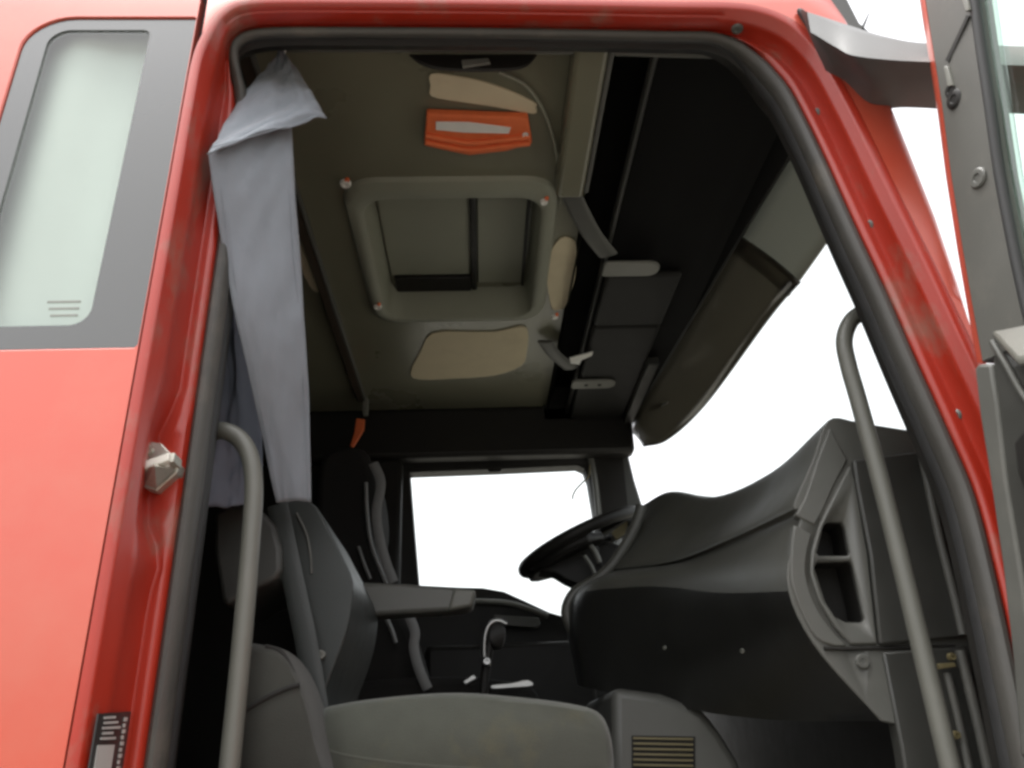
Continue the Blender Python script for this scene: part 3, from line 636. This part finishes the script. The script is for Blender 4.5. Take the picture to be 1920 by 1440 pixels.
disc('fuse_stud', P(1790, 1378, Y=YE-.02), (0, -1, 0), .006, .008, M['brass'], db, n=10)
# glove-box lid marks and top clip
for a, b in ((1258, 1216), (1404, 1222)):
    disc('lid_stud', P(a, b, Y=.70 if a < 1300 else .5)+V((-.015, -.015, 0)), (-1, -.4, 0), .0045, .004, M['handle'], db, n=7)

# ------------------------------------------------------------------ steering wheel
sw = empty('steering_wheel', truck)
C = P(1090, 1018, Y=1.70)
ax = V((.395, 0, .165)).normalized(); ay = V((0, 1, 0)); az = ax.cross(ay)
R = .215
def W(u, v, h=0): return C + ax*u + ay*v + az*h
tube('rim', [W(R*math.cos(a*math.pi/12), R*math.sin(a*math.pi/12)) for a in range(24)], .021, M['black'], sw, n=12, sub=2, closed=True)
pad = [W(-.02+(R-.02)*math.cos(a*math.pi/10), .205*math.sin(a*math.pi/10), -.010) for a in range(5, 16)]+[W(.05, -.13, -.01), W(.07, .12, -.01)]
plate('airbag_pad', pad, -az*.03, M['black'], sw, bevel=.010, seg=3)
hub = [W(.085*math.cos(a*math.pi/8)-.03, .085*math.sin(a*math.pi/8), -.02) for a in range(16)]
plate('hub', hub, -az*.045, M['black'], sw, bevel=.015, seg=3)
for s in (-1, 1):
    sp = [W(-R+.004, .02*s, 0), W(-R*.9, .11*s), W(-R*.62, .16*s), W(-.02, .10*s), W(.0, .03*s), W(-.02, 0*s)]
    plate('spoke', sp, -az*.022, M['black'], sw, bevel=.005)
    plate('spoke', [W(.0, .03*s), W(.03, .08*s), W(R*.66, .15*s), W(R*.75, .13*s), W(.08, .03*s)], -az*.018, M['black'], sw, bevel=.005)
plate('column_shroud', spline(PS([(990, 1064), (1012, 1042), (1058, 1012), (1098, 992), (1106, 1014), (1122, 1045), (1140, 1080), (1086, 1097), (1042, 1074), (1004, 1070)], Y=1.62), 2, True), (0, .10, 0), M['black'], sw, bevel=.010, seg=3)
plate('column', [W(-.06, -.05, -.03), W(.07, -.05, -.03), W(.20, -.06, -.16), W(.02, -.06, -.24)], (0, .10, 0), M['black'], sw, bevel=.02, seg=3)
ig = empty('instrument_binnacle', truck)
plate('binnacle_hood', spline(PS([(1140, 1075), (1150, 1000), (1175, 965), (1215, 950), (1230, 1000), (1215, 1080)], Y=1.75), 3, True), (0, .35, 0), M['grey'], ig, bevel=.012, seg=3)
plate('gauge_glass', PS([(1146, 1000), (1160, 980), (1178, 978), (1172, 1000), (1156, 1012)], Y=1.735), (0, .01, 0), M['brass'], ig, bevel=.002)
plate('gauge_ring', PS([(1148, 1016), (1166, 1008), (1164, 1030), (1152, 1038)], Y=1.735), (0, .01, 0), M['chrome'], ig, bevel=.002)
tube('stalk', PS([(1120, 1010), (1136, 1000), (1150, 990)], Y=1.6), .007, M['grey'], ig, n=8)
tube('stalk', PS([(1096, 1042), (1108, 1060), (1116, 1078)], Y=1.55), .006, M['lightgrey'], ig, n=8)
tube('stalk', PS([(1104, 1020), (1116, 1035), (1124, 1055)], Y=1.58), .009, M['lightgrey'], ig, n=8)

# ------------------------------------------------------------------ open passenger door
od = empty('passenger_door', truck)
DH = V((.676, -.03, 0)); DDIR = V((.15, -.99, 0)).normalized(); DN = V((-.99, -.15, 0)).normalized()
def D(px, py, h=0):
    o = DH+DN*h; d = ray(px, py); t = (o-CAM).dot(DN)/d.dot(DN); return CAM+d*t
def DS(pts, h=0): return [D(a, b, h) for a, b in pts]
def dp(s, z, h=0): return V((DH.x+DDIR.x*s+DN.x*h, DH.y+DDIR.y*s+DN.y*h, z))
fe = [(1727, -80), (1741, 0), (1757, 100), (1773, 200), (1790, 330), (1812, 470), (1831, 580), (1849, 680)]    # front edge of the window frame
ge = [(1822, -80), (1837, 0), (1851, 100), (1866, 200), (1885, 330), (1912, 470), (1932, 560), (1952, 640)]    # where the glass begins
fe3, ge3 = DS(fe, .0), DS(ge, .0)
frow = []
for f, h in ((0, -.03), (0, -.002), (.06, .010), (.5, .014), (.93, .012), (.97, .004), (1.0, -.004), (1.0, -.02)):
    frow.append([a*(1-f)+b*f+DN*h for a, b in zip(fe3, ge3)])
grid('window_frame', frow, M['door_frame'], od, angle=40)
red = [[D(x-17, y, -.004) for x, y in fe], [D(x-13, y, .004) for x, y in fe], [D(x-7, y, .006) for x, y in fe], [D(x-3, y, .003) for x, y in fe], [D(x+2, y, -.001) for x, y in fe]]
red = [[p-DN*.03 for p in red[0]]]+red
grid('outer_edge', red, M['paint'], od, angle=50)
tube('glass_run', [p+DN*.008 for p in ge3], .007, M['black_rubber'], od, n=8, sub=3)
tube('glass_guide', [p+DDIR*.014-DN*.004 for p in ge3], .007, M['glass_green'], od, n=8, sub=3)
topz = fe3[0].z
s0 = [(p-DH).dot(DDIR) for p in ge3]; zz = [p.z for p in ge3]
pane = [p-DN*.008 for p in ge3]+[dp(1.0, zz[-1], -.008), dp(1.0, zz[0]+.02, -.008)]
mesh_obj('pane', pane, [tuple(range(len(pane)))], M['glass_door'], od, smooth=False)
plate('window_frame_top', [dp(s0[0]-.05, zz[0]+.0, 0), dp(1.05, zz[0]+.02), dp(1.05, zz[0]+.10), dp(s0[0]-.05, zz[0]+.08)], DN*.02, M['grey'], od, bevel=.004)
plate('window_frame_rear', [dp(.97, 2.0), dp(1.05, 2.0), dp(1.05, zz[0]+.1), dp(.97, zz[0]+.1)], DN*.02, M['grey'], od, bevel=.004)
zs = D(1846, 640).z
plate('outer_skin', [dp(-.01, .9, -.06), dp(1.06, .9, -.06), dp(1.06, zs, -.06), dp(.0, zs, -.06)], -DN*.01, M['paint'], od, bevel=.004)
# sill ledge, inner panel, weather strip along the hinge edge
plate('sill_ledge', [D(1847, 607, .002), D(1960, 590, .002), D(1975, 660, .05), D(1905, 672, .05)], (0, 0, -.012), M['handle'], od, bevel=.004)
ip = DS([(1852, 618), (1904, 676), (1975, 664), (2100, 640), (2250, 1500), (1960, 1500), (1925, 1300), (1902, 1080), (1880, 900), (1862, 720)], .012)
plate('inner_panel', ip, -DN*.05, M['dark'], od, bevel=.008, seg=3)
hs1 = DS([(1826, 690), (1834, 682), (1858, 682), (1870, 760), (1886, 900), (1912, 1060), (1940, 1250), (1960, 1420), (1912, 1420), (1898, 1240), (1878, 1060), (1852, 880), (1836, 780)], .016)
plate('hinge_edge_trim', hs1, -DN*.04, M['grey'], od, bevel=.005, seg=3)
plate('door_pull_recess', DS([(1900, 830), (1925, 800), (1960, 1000), (1935, 960), (1908, 890)], .020), -DN*.012, M['black'], od, bevel=.003)
tube('panel_welt', DS([(1860, 640), (1890, 690), (1915, 735), (1940, 770)], .016), .004, M['grey'], od, n=8)
# fittings on the frame
plate('frame_slot', DS([(1772, 113), (1812, 28), (1817, 30), (1778, 116)], .0150), -DN*.003, M['black'], od, bevel=0)
plate('frame_clip', DS([(1769, 124), (1776, 124), (1786, 160), (1776, 162)], .018), -DN*.006, M['lightgrey'], od, bevel=.001)
plate('frame_clip', DS([(1802, -6), (1812, -6), (1818, 18), (1810, 22)], .018), -DN*.006, M['lightgrey'], od, bevel=.001)
disc('frame_hole', D(1783, 170, .0125), DN, .010, .003, M['black'], od)
disc('frame_hole', D(1790, 186, .0125), DN, .014, .003, M['black'], od)
disc('frame_screw', D(1835, 334, .013), DN, .014, .004, M['grey'], od)
# ------------------------------------------------------------------ mirror arm outside
ma = empty('mirror_arm', truck)
arm_pts = [((1500, 18), (1520, 60), (1560, 128)), ((1545, 32), (1570, 90), (1592, 134)), ((1600, 50), (1600, 104), (1640, 164)), ((1660, 68), (1665, 112), (1690, 160)), ((1740, 82), (1740, 116), (1740, 158))]
ys = (-.03, -.045, -.06, -.075, -.09)
rows = []
for (t, mpt, bpt), y in zip(arm_pts, ys):
    A, B, Cc = P(*t, Y=y+.02), P(*mpt, Y=y-.03), P(*bpt, Y=y+.015)
    rows.append([A, A*.5+B*.5+V((0, -.012, .006)), B, B*.3+Cc*.7+V((0, -.004, 0)), Cc, Cc+V((.02, .07, .02)), A+V((.02, .07, 0))])
last = rows[-1]
for k in range(1, 4):
    rows.append([p+V((.11*k, -.035*k, -.045*k)) for p in last])
rows = [list(q) for q in zip(*[spline([r[i] for r in rows], 5) for i in range(len(rows[0]))])]
grid('arm', rows, M['arm'], ma, closed=True, caps=True, angle=40)
plate('arm_gasket', PS([(1496, 12), (1508, 16), (1570, 100), (1592, 132), (1580, 136), (1556, 104)], Y=-.012), (0, .012, 0), M['black_rubber'], ma, bevel=.003)
plate('mirror_head', [V((1.02, -.42, 2.1)), V((1.05, -.18, 2.1)), V((1.05, -.18, 2.52)), V((1.02, -.42, 2.52))], (.09, 0, 0), M['dark'], ma, bevel=.03, seg=3)
vb = PS([(1532, -60), (1560, -60), (1612, 42), (1668, 90), (1684, 160), (1668, 212), (1640, 170), (1600, 90), (1560, 30)], Y=.16)
plate('roof_visor_bracket', spline(vb, 2, True), (.0, .02, .0), M['dark'], ma, bevel=.004)

# ------------------------------------------------------------------ things hanging in the cab
def cloth(name, left, right, mat, nu=26, nv=14, seed=0, amp=.006, hem=True, folds=()):
    Lc, Rc = spline(left, nv), spline(right, nv); n = min(len(Lc), len(Rc)); rows = []
    for i in range(n):
        l, r = Lc[round(i*(len(Lc)-1)/(n-1))], Rc[round(i*(len(Rc)-1)/(n-1))]
        row = []
        for j in range(nu+1):
            u = j/nu; p = l*(1-u)+r*u; v = i/(n-1)
            d = amp*1.6*noise.noise(V((u*1.6+seed, v*4, seed))) + amp*.75*noise.noise(V((u*3.2+seed, v*10+u*3, 3+seed)))+amp*.16*noise.noise(V((u*9, v*22, seed)))
            d += -.012*math.sin(math.pi*u)
            if hem: d -= .0025*math.exp(-((u-.10)/.02)**2) + .002*math.exp(-((u-.95)/.02)**2)
            for (f, wd, a) in folds: d += a*math.exp(-((u-f-.15*v)/wd)**2)
            row.append(p+V((0, d, 0)))
        rows.append(row)
    return grid(name, rows, mat, None, solid=.003, angle=80)
cl = [P(391, 288, Y=.045), P(398, 340, Y=.06), P(412, 440, Y=.09), P(434, 560, Y=.13), P(462, 680, Y=.19), P(490, 810, Y=.26), P(518, 942, Y=.33)]
cr = [P(546, 225, Y=.13), P(550, 300, Y=.13), P(555, 400, Y=.15), P(566, 540, Y=.19), P(575, 680, Y=.24), P(580, 810, Y=.30), P(583, 942, Y=.36)]
root = empty('folded_curtain', loc=P(550, 940, Y=.34)); 
c1 = cloth('hanging_length', cl, cr, M['cloth'], seed=1, amp=.006, folds=((.62, .12, .003),))
attach(c1, root)
fl = [P(528, 97, Y=.19), P(505, 122, Y=.17), P(475, 152, Y=.14), P(445, 195, Y=.10), P(412, 250, Y=.05), P(389, 290, Y=.025)]
frr = [P(532, 97, Y=.19), P(554, 126, Y=.18), P(571, 152, Y=.165), P(588, 185, Y=.15), P(604, 210, Y=.135), P(612, 219, Y=.125)]
c2 = cloth('folded_flap', fl, frr, M['cloth'], seed=5, amp=.010, folds=((.5, .08, .006), (.75, .05, -.006)))
attach(c2, root)
for lst, du, nm in ((cl, .10, 'hem_stitch'), (cr, -.06, 'hem_stitch')):
    other = cr if lst is cl else cl
    tube(nm, [p+(q-p)*abs(du)+V((0, -.007, 0)) for p, q in zip(lst, other)], .0008, M['cloth'], root, n=6, sub=6)
tube('hem_stitch', [P(396, 280, Y=.02)+V((0, 0, .004)), P(470, 257, Y=.045), P(545, 234, Y=.085), P(604, 214, Y=.118)], .0008, M['cloth'], root, n=6, sub=6)
tube('curtain_hook', [P(528, 90, Y=.195), P(534, 94, Y=.185), P(531, 100, Y=.188)], .003, M['white'], root, n=8)
tag(root, 'grey cloth curtain folded over at the top, hanging beside the rear door pillar', 'curtain', 'cab curtains')
d_l = [P(410, 470, Y=.30), P(404, 600, Y=.30), P(392, 720, Y=.30), P(380, 850, Y=.30), P(372, 956, Y=.30)]
d_r = [P(450, 470, Y=.36), P(468, 600, Y=.36), P(480, 720, Y=.37), P(492, 850, Y=.38), P(486, 950, Y=.38)]
c3 = cloth('hanging_curtain', d_l, d_r, M['cloth_dark'], seed=9, amp=.012, folds=((.3, .08, .01), (.6, .07, -.012)))
tag(c3, 'darker blue grey curtain behind the folded one, above the headrest', 'curtain', 'cab curtains')
tg = [P(668, 784, Y=1.90), P(684, 786, Y=1.90), P(682, 805, Y=1.90), P(672, 822, Y=1.90), P(662, 838, Y=1.90), P(656, 836, Y=1.90), P(664, 812, Y=1.90)]
ot = plate('orange_strap', tg, (0, .012, 0), M['orange'], None, bevel=.002)
tag(ot, 'small orange strap hanging from the far end of the roof rail', 'strap')
for o in list(bpy.data.objects):
    if 'root' in o: del o['root']
